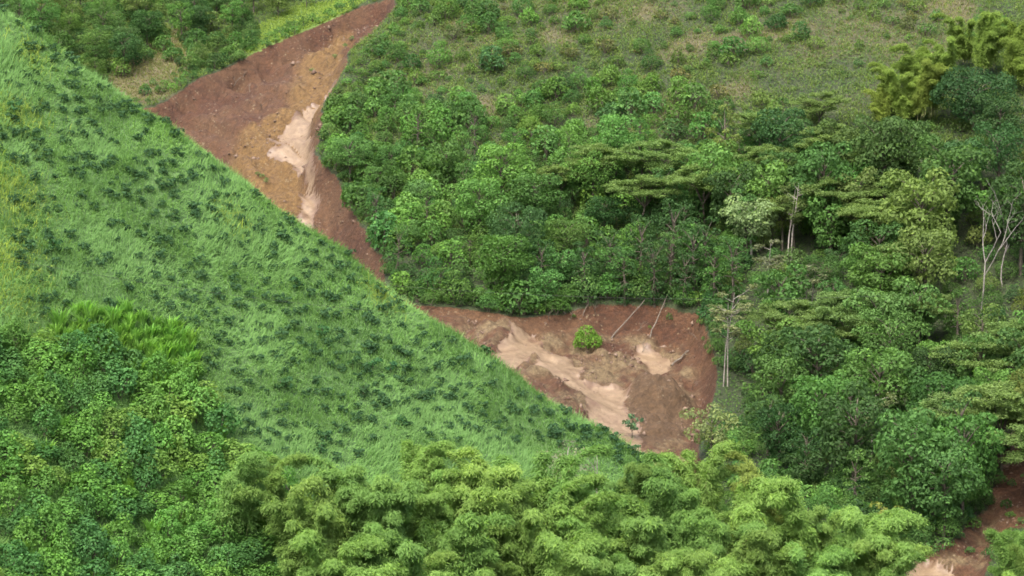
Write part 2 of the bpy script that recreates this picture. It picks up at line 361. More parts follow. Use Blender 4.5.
def tree_mesh(seed, w, h, L=.38, W=.22, dens=9, nl=16, bark=None, open_=.45, low=.38):
    r = np.random.default_rng(seed); lob = []; mb = MB()
    lean = r.normal(0, .05, 2) * h; top = np.array([lean[0], lean[1], h * .8])
    mb.tube([(0, 0, -.8), (lean[0] * .2, lean[1] * .1, h * .3), (lean[0] * .6, lean[1] * .7, h * .55), top], [h * .022, h * .018, h * .013, .04], 7)
    for k in range(nl):
        a = k * 2.4 + r.uniform(-.4, .4); f = (k + .5) / nl; z = h * (low + (0.94 - low) * f) + r.uniform(-.05, .05) * h
        q = w * .5 * (.25 + .75 * math.sin(math.pi * min(1, .25 + .75 * (1 - f)))) * r.uniform(.5, .85)
        rr = w * r.uniform(.12, .2); c = np.array([lean[0] * f + q * math.cos(a), lean[1] * f + q * math.sin(a), z - rr * .4])
        lob.append((c, np.array([rr * 1.15, rr * 1.15, rr * r.uniform(.6, .85)])))
        s = np.array([lean[0] * .5, lean[1] * .5, h * (.25 + .45 * f)])
        mb.tube([s, (s + c) / 2 + [0, 0, rr * .3], c], [h * .009, h * .006, .02], 5)
    Q, S = lobes_leaves(r, lob, dens, L, W)
    return [('trunk', mb.build('trunk', bark or M_BARK)), ('crown', leafmesh('crown', Q, S, M_LEAF))]
def umbrella_mesh(seed, w, h, nd=10):
    r = np.random.default_rng(seed); mb = MB(); Q = []; S = []
    fk = np.array([r.normal(0, .04) * h, r.normal(0, .04) * h, h * .45])
    mb.tube([(0, 0, -.8), fk * [.3, .3, .5], fk], [h * .02, h * .017, h * .015], 7)
    for k in range(nd):
        a = k * 2.4 + r.uniform(-.5, .5); q = w * .5 * (0 if k == 0 else r.uniform(.35, .68)); z = h * (1. if k == 0 else r.uniform(.66, .98))
        c = np.array([q * math.cos(a), q * math.sin(a), z]); rr = w * r.uniform(.22, .34)
        mid = fk + (c - fk) * .55 + np.array([0, 0, (c - fk)[2] * .12])
        mb.tube([fk, mid, c - [0, 0, .25]], [h * .011, h * .007, .02], 5)
        for b in range(4):
            e = c + np.array([math.cos(b * 1.6 + a), math.sin(b * 1.6 + a), -.12]) * rr * .7
            mb.tube([mid, (mid + e) / 2 + [0, 0, .2], e], [.05, .035, .012], 4)
        sub = 8
        for b in range(sub):
            aa = r.uniform(0, 6.283); s_ = math.sqrt(r.uniform()) * rr * .85
            cc = c + np.array([s_ * math.cos(aa), s_ * math.sin(aa), -.10 * s_ * s_ / max(rr, .1) + r.normal(0, .32)]); r2 = rr * r.uniform(.28, .45)
            n = int(95 * r2 * r2) + 40; d = rdir(r, n); p = cc + d * np.array([r2, r2, .42]) * r.uniform(.3, 1.05, n)[:, None]
            nn = unit(np.array([0, 0, 1.]) + r.normal(size=(n, 3)) * .4); tt = rdir(r, n) * [1, 1, .2] + d * .6 + [0, 0, -.25]; f = r.uniform(.7, 1.3, n)
            Q.append(leaves(p, nn, tt, .36 * f, .15 * f)); S.append(np.clip(r.normal(.45, .17, n) + r.uniform(-.1, .1), 0, 1.1))
    return [('trunk', mb.build('trunk', M_BARK)), ('crown', leafmesh('crown', np.concatenate(Q), np.concatenate(S), M_LEAF))]
def bamboo_mesh(seed, h, nc=17, spread=1.5, arch=.30):
    r = np.random.default_rng(seed); parts = []; ba = r.uniform(0, 6.283); bias = np.array([math.cos(ba), math.sin(ba), 0]) * 1.1
    for k in range(nc):
        a = k * 6.283 / nc + r.uniform(-.5, .5); out = np.array([math.cos(a), math.sin(a), 0]); hh = h * r.uniform(.42, 1.12); mb = MB(); lean_ = unit(out + bias)
        b0 = out * r.uniform(.2, 1) * spread; ar = hh * arch * r.uniform(.5, 1.6)
        def pos(s): s = np.asarray(s)[..., None]; return b0 + lean_ * ar * s ** 2.6 + np.array([0, 0, 1.]) * hh * (1.18 * s - .34 * s ** 5)
        mb.tube(pos(np.linspace(-.03, 1, 12)), np.linspace(.055, .008, 12), 5)
        nb = 150; s = np.r_[r.uniform(.2, 1, nb - 40) ** .75, r.uniform(.88, 1, 40)]; base = pos(s); off = r.uniform(-.12, .12)
        az = r.uniform(0, 6.283, nb); ln = (1.45 * (1.12 - s * .80)) * r.uniform(.6, 1.2, nb) * (h / 12)
        dr = np.stack([np.cos(az), np.sin(az), r.uniform(.15, .9, nb)], -1) + lean_ * .35
        m = 15; tt = r.uniform(.05, 1, (nb, m)); p = base[:, None] + dr[:, None] * (ln[:, None] * tt)[..., None]
        p[..., 2] -= (ln[:, None] * .45) * tt ** 2; p = p + r.normal(0, .19, p.shape); p = p.reshape(-1, 3); n = len(p)
        d = np.repeat(dr, m, 0); nn = unit(np.array([0, 0, .8]) + d * .3 + r.normal(size=(n, 3)) * .4)
        ld = d * .9 + np.array([0, 0, -.55]) + r.normal(size=(n, 3)) * .35; f = r.uniform(.7, 1.3, n)
        Q = leaves(p, nn, ld, .42 * f, .085 * f, .2); S = np.clip(r.normal(.45, .13, n) + off + np.repeat(r.normal(0, .06, nb), m), 0, 1.1)
        parts.append(('culm', mb.build('culm', M_CULM), [('plume', leafmesh('plume', Q, S, M_BAMBOO))]))
    return parts
def pale_mesh(seed, w, h, nst=2):
    """slender pale-stemmed tree with a thin crown of leaf rosettes"""
    r = np.random.default_rng(seed); mb = MB(); Q = []; S = []
    for k in range(nst):
        x = np.array([r.normal(0, .5), r.normal(0, .4), 0]) * (k > 0); le = np.array([r.normal(0, .06) * h, r.normal(0, .05) * h, 0])
        ht = h * r.uniform(.78, .9); top = x + le + [0, 0, ht]
        mb.tube([x - [0, 0, .6], x + le * .2 + [0, 0, ht * .4], x + le * .7 + [0, 0, ht * .75], top], [.10, .085, .06, .025], 6)
        for b in range(11):
            s = r.uniform(.52, .95); st = x + le * s + [0, 0, ht * s]; a = b * 2.4 + r.uniform(-.4, .4); q = w * r.uniform(.22, .5)
            e = st + np.array([math.cos(a) * q, math.sin(a) * q, q * r.uniform(.25, .7)])
            mb.tube([st, (st + e) / 2 + [0, 0, -.1], e], [.045, .03, .012], 4)
            for g in range(3):
                cc = e + r.normal(0, .35, 3) * [1, 1, .5]; n = 26; d = rdir(r, n) * [1, 1, .45]; p = cc + d * r.uniform(.25, .65, n)[:, None]
                Q.append(leaves(p, unit(np.array([0, 0, 1.]) + r.normal(size=(n, 3)) * .4), d + [0, 0, -.25], r.uniform(.3, .52, n), r.uniform(.14, .24, n))); S.append(np.clip(r.normal(.5, .25, n), 0, 1.1))
    return [('trunk', mb.build('trunk', M_PALE)), ('crown', leafmesh('crown', np.concatenate(Q), np.concatenate(S), M_LEAF))]
def bare_mesh(seed, h, lean=(0, 0), forks=4, spread=.5, mat=None, r0=.2, depth=3):
    r = np.random.default_rng(seed); mb = MB()
    def grow(p, d, ln, rad, dep):
        pts = [p]; q = p; dd = d
        for k in range(4):
            dd = unit(dd + r.normal(0, .075, 3) + [0, 0, .03]); q = q + dd * ln / 4; pts.append(q)
        mb.tube(pts, np.linspace(rad, rad * .62, 5), 6 if dep > 1 else 4)
        if dep > 0:
            for k in range(2 if dep < depth else forks - 1):
                e = unit(dd + rdir(r, 1)[0] * spread * 1.3 * [1, 1, .5]); grow(pts[-1 - (k % 2)], e, ln * r.uniform(.55, .8), rad * .58, dep - 1)
    grow(np.array([0, 0, -.5]), unit(np.array([lean[0], lean[1], 1.])), h * .45, r0, depth)
    return mb.build('trunk', mat or M_DEAD)
def cane_mesh(seed, h, n=70, w=.9):
    r = np.random.default_rng(seed); Q = []; S = []; T = []
    a = r.uniform(0, 6.283, n); out = np.stack([np.cos(a), np.sin(a), np.zeros(n)], -1); b0 = out * r.uniform(0, w * .5, n)[:, None]
    hh = h * r.uniform(.5, 1.05, n); ar = hh * r.uniform(.08, .5, n); side = np.cross(out, [0, 0, 1.]); wd = r.uniform(.05, .1, n)
    ss_ = np.array([0, .35, .7, 1.]); V = []
    for s, k in zip(ss_, (1, 1, .8, .05)):
        p = b0 + out * (ar * s ** 2.2)[:, None] + np.array([0, 0, 1.]) * (hh * (s - .22 * s ** 4) - .1)[:, None]
        V.append(p - side * (wd * k)[:, None]); V.append(p + side * (wd * k)[:, None])
    V = np.stack(V, 1); i = np.arange(n)[:, None] * 8
    q = np.concatenate([i + np.array([[0, 1, 3, 2]]) + 2 * k for k in range(3)]); sh = np.clip(r.normal(.45, .22, n), 0, 1.1)
    return [('blades', mesh('blades', V.reshape(-1, 3), [q], M_GRASS, np.repeat(sh, 8)))]
def coffee_mesh(seed, w=1.5, h=1.5):
    r = np.random.default_rng(seed); lob = []
    for k in range(7):
        a = k * .9 + r.uniform(-.3, .3); q = w * r.uniform(.12, .36); rr = w * r.uniform(.16, .24)
        lob.append((np.array([q * math.cos(a), q * math.sin(a), h * r.uniform(.35, .8)]), np.array([rr, rr, rr * .75])))
    Q, S = lobes_leaves(r, lob, 19, .31, .17, droop=.7)
    mb = MB(); mb.tube([(0, 0, -.3), (.02, 0, h * .4), (0, .03, h * .8)], [.04, .03, .015], 5)
    return [('stem', mb.build('stem', M_BARK)), ('foliage', leafmesh('foliage', Q, S, M_LEAF))]

# ------------------------------------------------------------------ terrain meshes
def lines(segs):
    out = []
    for a, b, s in segs: out.append(np.arange(a, b, s))
    return np.unique(np.concatenate(out + [np.array([segs[-1][1]])]).round(4))
TX = lines([(-420, -130, 12), (-130, -60, 1.6), (-60, 52, .38), (52, 90, .8), (90, 150, 2), (150, 420, 12)])
TY = lines([(-60, 150, 10), (150, 225, 2.5), (225, 305, .7), (305, 412, .38), (412, 530, .8), (530, 600, 2), (600, 900, 15)])
X, Y = np.meshgrid(TX, TY); T = field(X, Y); Z = T['z']
Z = np.where(Y > 640, np.minimum(Z, 180), Z); nx, ny = len(TX), len(TY)
V = np.stack([X, Y, Z], -1).reshape(-1, 3)
ii = (np.arange(ny - 1)[:, None] * nx + np.arange(nx - 1)[None]).ravel(); quads = np.stack([ii, ii + 1, ii + nx + 1, ii + nx], -1)
deb = ss(1.6, 4.5, sdist(X, Y, DEB) + 1.2 * fbm(X, Y, 4, 2, 88)) + ss(0, 1.5, sdist(X, Y, LOW))
ATT = {k: T[k].ravel() for k in ('soil', 'ora', 'dry', 'bri', 'near')}; ATT['deb'] = np.clip(deb, 0, 1).ravel(); ATT['mound'] = ss(-.6, 1.6, sdist(X, Y, MOUND) + 2.2 * fbm(X, Y, 3.5, 4, 89)).ravel()
fs = ATT['soil'][quads].mean(1) > .5; fn_ = (ATT['near'][quads].mean(1) > .5) & ~fs
def submesh(name, sel, kind='structure'):
    q = quads[sel]; used, inv = np.unique(q, return_inverse=True)
    me = mesh(name, V[used], [inv.reshape(-1, 4)], M_EARTH, smooth=True, attrs={k: a[used] for k, a in ATT.items()})
    return obj(name, me, kind=kind)
submesh('near_hillside', fn_); submesh('far_hillside', ~fs & ~fn_); submesh('landslide_soil', fs)
# wet tan mud lying in the channels, a thin sheet tucked under at its rims
def mud(poly_name, polys):
    for pl in polys:
        x0, y0 = pl.min(0) - 1.5; x1, y1 = pl.max(0) + 1.5
        xs = np.arange(x0, x1, .22); ys = np.arange(y0, y1, .3); A, B = np.meshgrid(xs, ys); f = field(A, B)
        s = np.where(sdist(A, B, pl) > -3, f['tan'], -1); rim = ss(-.5, .7, s + .7 * fbm(A, B, .8, 3, 79)).ravel()
        hz = f['z'] + np.clip(.2 * s + .02, -.3, .14) + .1 * fbm(A, B, 1.1, 3, 78)
        v = np.stack([A, B, hz], -1).reshape(-1, 3); n = len(xs)
        k = (np.arange(len(ys) - 1)[:, None] * n + np.arange(n - 1)[None]).ravel(); q = np.stack([k, k + 1, k + n + 1, k + n], -1)
        q = q[(s.ravel()[q] > -.7).all(1)]; used, inv = np.unique(q, return_inverse=True)
        obj(poly_name, mesh(poly_name, v[used], [inv.reshape(-1, 4)], M_MUD, smooth=True, attrs={'rim': rim[used]}), kind='structure')
mud('mud_stream', [TAN1, TAN2, TAN3, TAN4])

# ------------------------------------------------------------------ things
_T = 'first second third fourth fifth sixth seventh eighth ninth tenth eleventh twelfth thirteenth fourteenth fifteenth sixteenth seventeenth eighteenth nineteenth twentieth'.split()
ORD = _T + ['twenty-' + k for k in _T[:9]] + ['thirtieth'] + ['thirty-' + k for k in _T[:9]] + ['fortieth']
THINGS = []
def thing(name, parts, p, rz, s, color, cat, desc, zone=None, group=None, label=None, sz=None, tilt=(0, 0)):
    """an Empty at the plant's foot that carries copies of the parts"""
    e = bpy.data.objects.new(name, None); C.objects.link(e); e.empty_display_size = .3
    e.location = p; e.rotation_euler = (tilt[0], tilt[1], rz); e.scale = (s, s, s if sz is None else sz)
    e['category'] = cat
    for pt in parts:
        o = obj(pt[0], pt[1], e, color)
        for nm, me in (pt[2] if len(pt) > 2 else ()): obj(nm, me, o, color)
    u, v = proj(p); THINGS.append([e, desc, zone, group, label, float(u), float(v)]); return e
def poisson(cands, spacing):
    """greedy spacing in the plan"""
    keep = []; cell = {}
    for k, (x, y) in enumerate(cands):
        sp = spacing if np.isscalar(spacing) else spacing[k]; i, j = int(x // 4), int(y // 4); ok = True
        R_ = int(sp // 4) + 1
        for a in range(i - R_, i + R_ + 1):
            for b in range(j - R_, j + R_ + 1):
                for m in cell.get((a, b), ()):
                    if (cands[m][0] - x) ** 2 + (cands[m][1] - y) ** 2 < sp * sp: ok = False; break
                if not ok: break
            if not ok: break
        if ok: keep.append(k); cell.setdefault((i, j), []).append(k)
    return keep
def scatter(poly, spacing, hgt, n=6000, box=(-95, 95, 225, 600), seed=1, soil_ok=False, vis=True, near=None):
    """world points whose mid-height point projects inside a picture polygon, spaced apart"""
    r = np.random.default_rng(seed); a = np.array(poly, float)
    x = r.uniform(box[0], box[1], n * 4); y = r.uniform(box[2], box[3], n * 4); z = GZ(x, y)
    u, v = proj(np.stack([x, y, z + hgt * .6], -1)); ok = sdist(u, v, poly) > 0
    if not soil_ok: ok &= look('soil', x, y) < .3
    if near is not None: ok &= (look('near', x, y) > .5) == near
    x, y, z = x[ok], y[ok], z[ok]
    k = poisson(list(zip(x, y)), spacing); p = np.stack([x[k], y[k], z[k]], -1)
    if vis and len(p):
        q = p + [0, 0, hgt * .9]; o = np.array([0, 0, H0]); seen = np.ones(len(p), bool)
        for t in np.linspace(.4, .985, 150):
            s = o + (q - o) * t; seen &= s[:, 2] > GZ(s[:, 0], s[:, 1]) - .3
        p = p[seen]
    return p
def col(r, base, dv=.18, dh=.06):
    b = np.array(base) * (1 + r.normal(0, dv)); b[0] *= .9 + r.normal(0, dh * .7); b[2] *= .9 + r.normal(0, dh * .6); return tuple(np.clip(b, .008, .6))

rs = np.random.default_rng(99)
# library of shared plant meshes
SHRUB = [shrub_mesh(10 + k, 3.6, 2.4 + .35 * k, (.22, .30, .38, .27, .44)[k], (.13, .17, .24, .12, .22)[k], (20, 13, 9, 17, 8)[k], 8 + k) for k in range(5)]
SMALL = [shrub_mesh(30 + k, 2.0, 1.5, .24, .13, 18, 6) for k in range(4)]
VINE = [shrub_mesh(50 + k, 3.4, 3.2, .25, .18, 19, 12) for k in range(5)]
TREE = [tree_mesh(70 + k, 6.0 + .5 * k, 8.0 + .4 * k, (.30, .38, .46, .34, .42)[k], (.16, .22, .30, .15, .24)[k], (13, 9, 7, 12, 8)[k], 13 + 2 * k) for k in range(5)]
UMB = [umbrella_mesh(90 + k, 13, 10.5) for k in range(4)]
TALL = [tree_mesh(75 + k, 8.5, 12, .48, .28, 7, 24, low=.3) for k in range(3)]
HUNG = [tree_mesh(80 + k, 4.6, 9.5, .32, .19, 10, 20, low=.05) for k in range(4)]
BAM = [bamboo_mesh(110 + k, 11.5) for k in range(4)]
PALE = [pale_mesh(130 + k, 4.6, 10, 1 + (k % 2)) for k in range(3)]
CANE = [cane_mesh(150 + k, 2.4) for k in range(4)]
COF = [coffee_mesh(170 + k) for k in range(5)]


# ------------------------------------------------------------------ ground cover that nobody could count
def blades_mesh(name, p, up, lean, L, Wd, shade, mat):
    """grass blades of one quad and one triangle, rooted at p and bending over along lean"""
    n = len(p); L = L[:, None]; side = unit(np.cross(up, lean)) * Wd[:, None]
    m1 = p + (up * .62 + lean * .28) * L; m2 = p + (up * .62 + lean * .95) * L
    v = np.stack([p - side, p + side, m1 + side * .8, m1 - side * .8, m2], 1).reshape(-1, 3); i = np.arange(n)[:, None] * 5
    return mesh(name, v, [i + np.array([[0, 1, 2, 3]]), i + np.array([[3, 2, 4]])], mat, np.repeat(shade, 5))
def samp(n, box, seed, cond, margin=50):
    r = np.random.default_rng(seed); x = r.uniform(box[0], box[1], n); y = r.uniform(box[2], box[3], n); z = GZ(x, y)
    u, v = proj(np.stack([x, y, z], -1)); ok = (u > -margin) & (u < 1024 + margin) & (v > -margin) & (v < 576 + margin) & cond(x, y)
    return np.stack([x[ok], y[ok], z[ok]], -1), r
def gslope(x, y):
    e = .6; gxx = (GZ(x + e, y) - GZ(x - e, y)) / (2 * e); gyy = (GZ(x, y + e) - GZ(x, y - e)) / (2 * e); return gxx, gyy
# soft grass on the near slope
p, r = samp(520000, (-70, 40, 228, 306), 201, lambda x, y: (look('near', x, y) > .45) & (front(x, y) < back(x, y) + 3.5))
gxx, gyy = gslope(p[:, 0], p[:, 1]); n = len(p)
nrm = unit(np.stack([-gxx, -gyy, np.ones(n)], -1)); dwn = unit(np.stack([-gxx, -gyy, -(gxx ** 2 + gyy ** 2)], -1))
ang = 5.5 * fbm(p[:, 0], p[:, 1], 6, 2, 90); sd = np.cross(nrm, dwn)
lean = unit(dwn * np.cos(ang)[:, None] * .8 + sd * np.sin(ang)[:, None] + r.normal(0, .65, (n, 3)))
mo = fbm(p[:, 0], p[:, 1], 3.2, 3, 91)
Lh = (.48 + .62 * np.clip(mo + .3, 0, 1)) * r.uniform(.6, 1.2, n)
shd = np.clip(.46 + .32 * fbm(p[:, 0], p[:, 1], 7, 3, 92) + r.normal(0, .13, n), 0, 1.0)
upv = unit(nrm * .5 + np.array([0, 0, .6]) + r.normal(0, .2, (n, 3)))
o = obj('slope_grass', blades_mesh('slope_grass', p, upv, lean, Lh, r.uniform(.018, .04, n), shd, M_GRASS), color=(.15, .285, .092))
o['kind'] = 'stuff'; o['label'] = 'soft light green grass draped over the near slope'; o['category'] = 'grass'
YP = [(hit(np.array([a]), np.array([b]), spur)[0], c) for a, b, c in ((8, 115, 2.6), (4, 185, 3.0), (12, 205, 2.6), (0, 262, 3.4), (14, 295, 2.4), (30, 60, 1.6), (235, 225, 1.5), (380, 300, 1.5))]
def ypatch(x, y):
    m = np.zeros_like(x)
    for c, s_ in YP: m = np.maximum(m, np.exp(-(((x - c[0]) / s_) ** 2 + ((y - c[1]) / s_) ** 2)))
    return m
p, r = samp(300000, (-70, 0, 228, 306), 202, lambda x, y: (look('near', x, y) > .6) & (front(x, y) < back(x, y)) & (rng.random(len(x)) < .55 * ypatch(x, y)))
n = len(p); gxx, gyy = gslope(p[:, 0], p[:, 1]); nrm = unit(np.stack([-gxx, -gyy, np.ones(n)], -1))
o = obj('yellow_grass', blades_mesh('yellow_grass', p, unit(nrm * .5 + [0, 0, .7] + r.normal(0, .25, (n, 3))), unit(rdir(r, n) + [0, -.3, -.3]), r.uniform(.5, 1.1, n), r.uniform(.02, .045, n), np.clip(r.normal(.45, .2, n), 0, 1), M_GRASS), color=(.24, .33, .07))
o['kind'] = 'stuff'; o['label'] = 'yellowish grass patches on the left of the near slope'; o['category'] = 'grass'
# grass of the upper far hillside, green and dry
def hillgrass(name, nn, seed, cond, c, lab, hl):
    p, r = samp(nn, (-90, 95, 400, 560), seed, cond); n = len(p); lean = rdir(r, n) * [1, 1, .2] + [0, -.3, -.35]
    up = unit(np.array([0, -.1, 1.]) + r.normal(0, .3, (n, 3))); shd = np.clip(.45 + .3 * fbm(p[:, 0], p[:, 1], 5, 3, 95) + r.normal(0, .17, n), 0, 1.1)
    o = obj(name, blades_mesh(name, p, up, unit(lean), r.uniform(*hl, n), r.uniform(.03, .075, n), shd, M_GRASS), color=c)
    o['kind'] = 'stuff'; o['label'] = lab; o['category'] = 'grass'
def dens(x, y, a, b): return ss(a, b, fbm(x, y, 2.2, 3, 97) + .0)
hillgrass('hill_grass', 430000, 211, lambda x, y: (look('soil', x, y) < .25) & (look('near', x, y) < .4) & ((y > 418) | (look('bri', x, y) > .3)) & (rng.random(len(x)) > .8 * look('dry', x, y)) & (rng.random(len(x)) < .25 + dens(x, y, -.2, .3)) & (look('bri', x, y) < .5), (.135, .20, .06), 'rough green grass on the upper far hillside', (.5, 1.2))
hillgrass('bright_grass', 500000, 213, lambda x, y: (look('bri', x, y) > .3) & (look('soil', x, y) < .3), (.21, .30, .065), 'bright yellow-green grass strip above the landslide', (.5, 1.0))
hillgrass('dry_grass', 420000, 212, lambda x, y: (look('soil', x, y) < .25) & (look('near', x, y) < .4) & (rng.random(len(x)) < 1.0 * look('dry', x, y) ** 1.3), (.175, .178, .08), 'dry straw coloured grass in patches on the upper far hillside', (.35, .8))
# low leafy undergrowth under the woods
p, r = samp(320000, (-95, 95, 300, 570), 221, lambda x, y: (look('soil', x, y) < .35) & (look('near', x, y) < .45) & (look('dry', x, y) < .5))
n = len(p); p[:, 2] += r.uniform(0, .75, n) * (.4 + noise(p[:, 0] / 2, p[:, 1] / 2, 5))
f = r.uniform(.7, 1.3, n)
o = obj('undergrowth', leafmesh('undergrowth', leaves(p, unit(np.array([0, -.5, 1.]) + r.normal(0, .5, (n, 3))), rdir(r, n), .34 * f, .2 * f), np.clip(.4 + .3 * fbm(p[:, 0], p[:, 1], 6, 3, 99) + r.normal(0, .18, n), 0, 1), M_LEAF), color=(.075, .14, .04))
o['kind'] = 'stuff'; o['label'] = 'low leafy undergrowth covering the far hillside'; o['category'] = 'undergrowth'
# stones and clods strewn over the slide
p, r = samp(110000, (-60, 60, 300, 520), 231, lambda x, y: (look('soil', x, y) > .8) & (rng.random(len(x)) < .06 + .5 * ss(.1, .4, fbm(x, y, 5, 3, 101))) & (rng.random(len(x)) < np.where(look('scar', x, y) > .5, .7, 1)), 20)
n = len(p); oc = np.array([(1, 0, 0), (0, 1, 0), (-1, 0, 0), (0, -1, 0), (0, 0, 1), (0, 0, -1)], float); sz = .09 + .16 * r.random(n) ** 3 + .25 * (r.random(n) < .03)
v = p[:, None] + oc[None] * sz[:, None, None] * r.uniform(.6, 1.5, (n, 6, 1)) + r.normal(0, .25, (n, 6, 3)) * sz[:, None, None]
tri = np.array([(0, 1, 4), (1, 2, 4), (2, 3, 4), (3, 0, 4), (1, 0, 5), (2, 1, 5), (3, 2, 5), (0, 3, 5)])
o = obj('debris_stones', mesh('debris_stones', v.reshape(-1, 3), [(np.arange(n)[:, None, None] * 6 + tri[None]).reshape(-1, 3)], M_STONE, np.repeat(r.random(n), 6)))
o['kind'] = 'stuff'; o['label'] = 'brown stones and clods strewn over the landslide'; o['category'] = 'stones'

# ------------------------------------------------------------------ where things stand, in words
ZONES = [  # picture polygon of the foot or crown, wording
    ([(-90, -60), (180, -60), (180, 120), (-90, 120)], 'in the top left corner wood'),
    ([(180, -60), (420, -60), (420, 12), (345, 30), (180, 120)], 'above the landslide near the top edge'),
    ([(300, 12), (470, 0), (470, 110), (300, 130)], 'beside the upper end of the landslide'),
    ([(300, 110), (470, 110), (470, 210), (300, 210)], 'just right of the pale mud chute'),
    ([(300, 210), (470, 210), (470, 340), (300, 340)], 'right of where the red slide narrows'),
    ([(470, 200), (600, 200), (600, 350), (470, 350)], 'on the slope above the mud flow'),
    ([(600, 200), (730, 200), (730, 350), (600, 350)], 'above the brown bank and fallen logs'),
    ([(470, 100), (600, 100), (600, 200), (470, 200)], 'halfway up the slope right of the landslide'),
    ([(600, 100), (730, 100), (730, 200), (600, 200)], 'among the flat-topped trees at mid hillside'),
    ([(420, -60), (600, -60), (600, 100), (420, 100)], 'on the dry hillside left of centre'),
    ([(600, -60), (760, -60), (760, 100), (600, 100)], 'on the dry hillside right of centre'),
    ([(760, -60), (890, -60), (890, 120), (760, 120)], 'on the dry hillside by the bamboo'),
    ([(890, -60), (1120, -60), (1120, 170), (890, 170)], 'in the top right corner'),
    ([(730, 100), (890, 100), (890, 240), (730, 240)], 'right of the pale round tree'),
    ([(890, 170), (1120, 170), (1120, 320), (890, 320)], 'around the bare white tree'),
    ([(690, 240), (890, 240), (890, 350), (690, 350)], 'right of the white double trunk'),
    ([(690, 350), (800, 350), (800, 520), (690, 520)], 'in the forest right of the mud'),
    ([(800, 350), (910, 350), (910, 540), (800, 540)], 'around the single pale trunk'),
    ([(910, 320), (1120, 320), (1120, 450), (910, 450)], 'at the right edge, halfway down'),
    ([(910, 450), (1120, 450), (1120, 640), (910, 640)], 'above the lower right slip'),
    ([(-90, 250), (120, 250), (120, 400), (-90, 400)], 'at the top of the left thicket'),
    ([(120, 250), (400, 250), (400, 440), (120, 440)], 'at the coffee edge of the thicket'),
    ([(-90, 400), (120, 400), (120, 500), (-90, 500)], 'along the left picture edge'),
    ([(120, 440), (240, 440), (240, 520), (120, 520)], 'in the middle of the left thicket'),
    ([(-90, 500), (120, 500), (120, 700), (-90, 700)], 'in the bottom left corner'),
    ([(120, 520), (240, 520), (240, 700), (120, 700)], 'at the bottom of the left thicket'),
    ([(240, 440), (420, 440), (420, 700), (240, 700)], 'between left thicket and bamboo'),
]
def zone_of(u, v):
    for pl, w_ in ZONES:
        if sdist(np.array([u]), np.array([v]), pl)[0] > 0: return w_
    return 'on the valley slope'

# ------------------------------------------------------------------ coffee bushes in rows on the near slope
r = np.random.default_rng(301); cand = []
ax = unit(np.array([RB[0] - RA[0], RB[1] - RA[1]])); ay = np.array([-ax[1], ax[0]])
cd = unit(np.array([.8, .5])); pd = np.array([-cd[1], cd[0]]); mid_ = (RA[:2] + RB[:2]) / 2 - [0, 25]   # rows run nearly along the contours
for j in np.arange(-75, 75, 1.4):
    for i in np.arange(-75, 75, 1.4):
        cand.append(mid_ + cd * (i + r.normal(0, .34)) + pd * (j + r.normal(0, .3) + .5 * math.sin(i * .13 + j * .4)))
cand = np.array(cand); z = GZ(cand[:, 0], cand[:, 1]); u, v = proj(np.c_[cand, z + .6])
LT = [(-60, 322), (60, 318), (150, 345), (215, 395), (235, 430), (270, 450), (330, 462), (420, 440), (540, 440), (640, 462), (760, 700), (-60, 700)]
gap = fbm(cand[:, 0], cand[:, 1], 8, 3, 305)
ridge_d = back(cand[:, 0], cand[:, 1]) - front(cand[:, 0], cand[:, 1])
ok = (look('near', cand[:, 0], cand[:, 1]) > .6) & (u > -30) & (u < 700) & (v > -20) & (sdist(u, v, LT) < 0) & (ridge_d > .1 + 2.2 * r.random(len(z)))
pr = .98 + 1.0 * gap; pr *= np.where(u < 30, .5, 1) * np.where(v - .7 * u < 60, .85, 1); ok &= r.random(len(z)) < pr
cand, z, u, v = cand[ok], z[ok], u[ok], v[ok]
sc_ = r.uniform(.45, 1.05, len(z)) * (1 + .25 * fbm(cand[:, 0], cand[:, 1], 7, 2, 306)); order = np.argsort(-(sc_ - .004 * cand[:, 1])); big = set(order[:300].tolist()); SQ = []; SS = []
for k in range(len(z)):
    c = col(r, (0.043, 0.101, 0.043), .15, .08); rz = r.uniform(0, 6.28); vi = r.integers(5)
    d_ = v[k] - (14 + .69 * u[k]); cz = 'in rows along the ridge line' if d_ < 45 else 'in rows on the upper left slope' if u[k] < 170 else 'in rows above the left thicket' if u[k] < 290 else 'in rows on the slope above the bamboo' if v[k] > 380 else 'in rows in the middle of the near slope'
    if k in big:
        thing('coffee_bush', COF[vi], (*cand[k], z[k] - .25), rz, sc_[k], c, 'bush', '', None, 'coffee bushes ' + cz, 'dark green coffee bush ' + cz)
    else:
        me = COF[vi][1][1]; a = np.empty(len(me.vertices) * 3, np.float32); me.vertices.foreach_get('co', a); a = a.reshape(-1, 3) * sc_[k]
        b = np.empty(len(me.vertices), np.float32); me.attributes['shade'].data.foreach_get('value', b)
        a = a @ np.array([[math.cos(rz), math.sin(rz), 0], [-math.sin(rz), math.cos(rz), 0], [0, 0, 1]]) + [*cand[k], z[k] - .25]; SQ.append(a.reshape(-1, 4, 3)); SS.append(b[::4])
if SQ:
    o = obj('coffee_plantation', leafmesh('coffee_plantation', np.concatenate(SQ), np.concatenate(SS), M_LEAF), color=(0.043, 0.101, 0.043))
    o['kind'] = 'stuff'; o['label'] = 'remaining smaller coffee bushes between the larger ones on the near slope'; o['category'] = 'bushes'

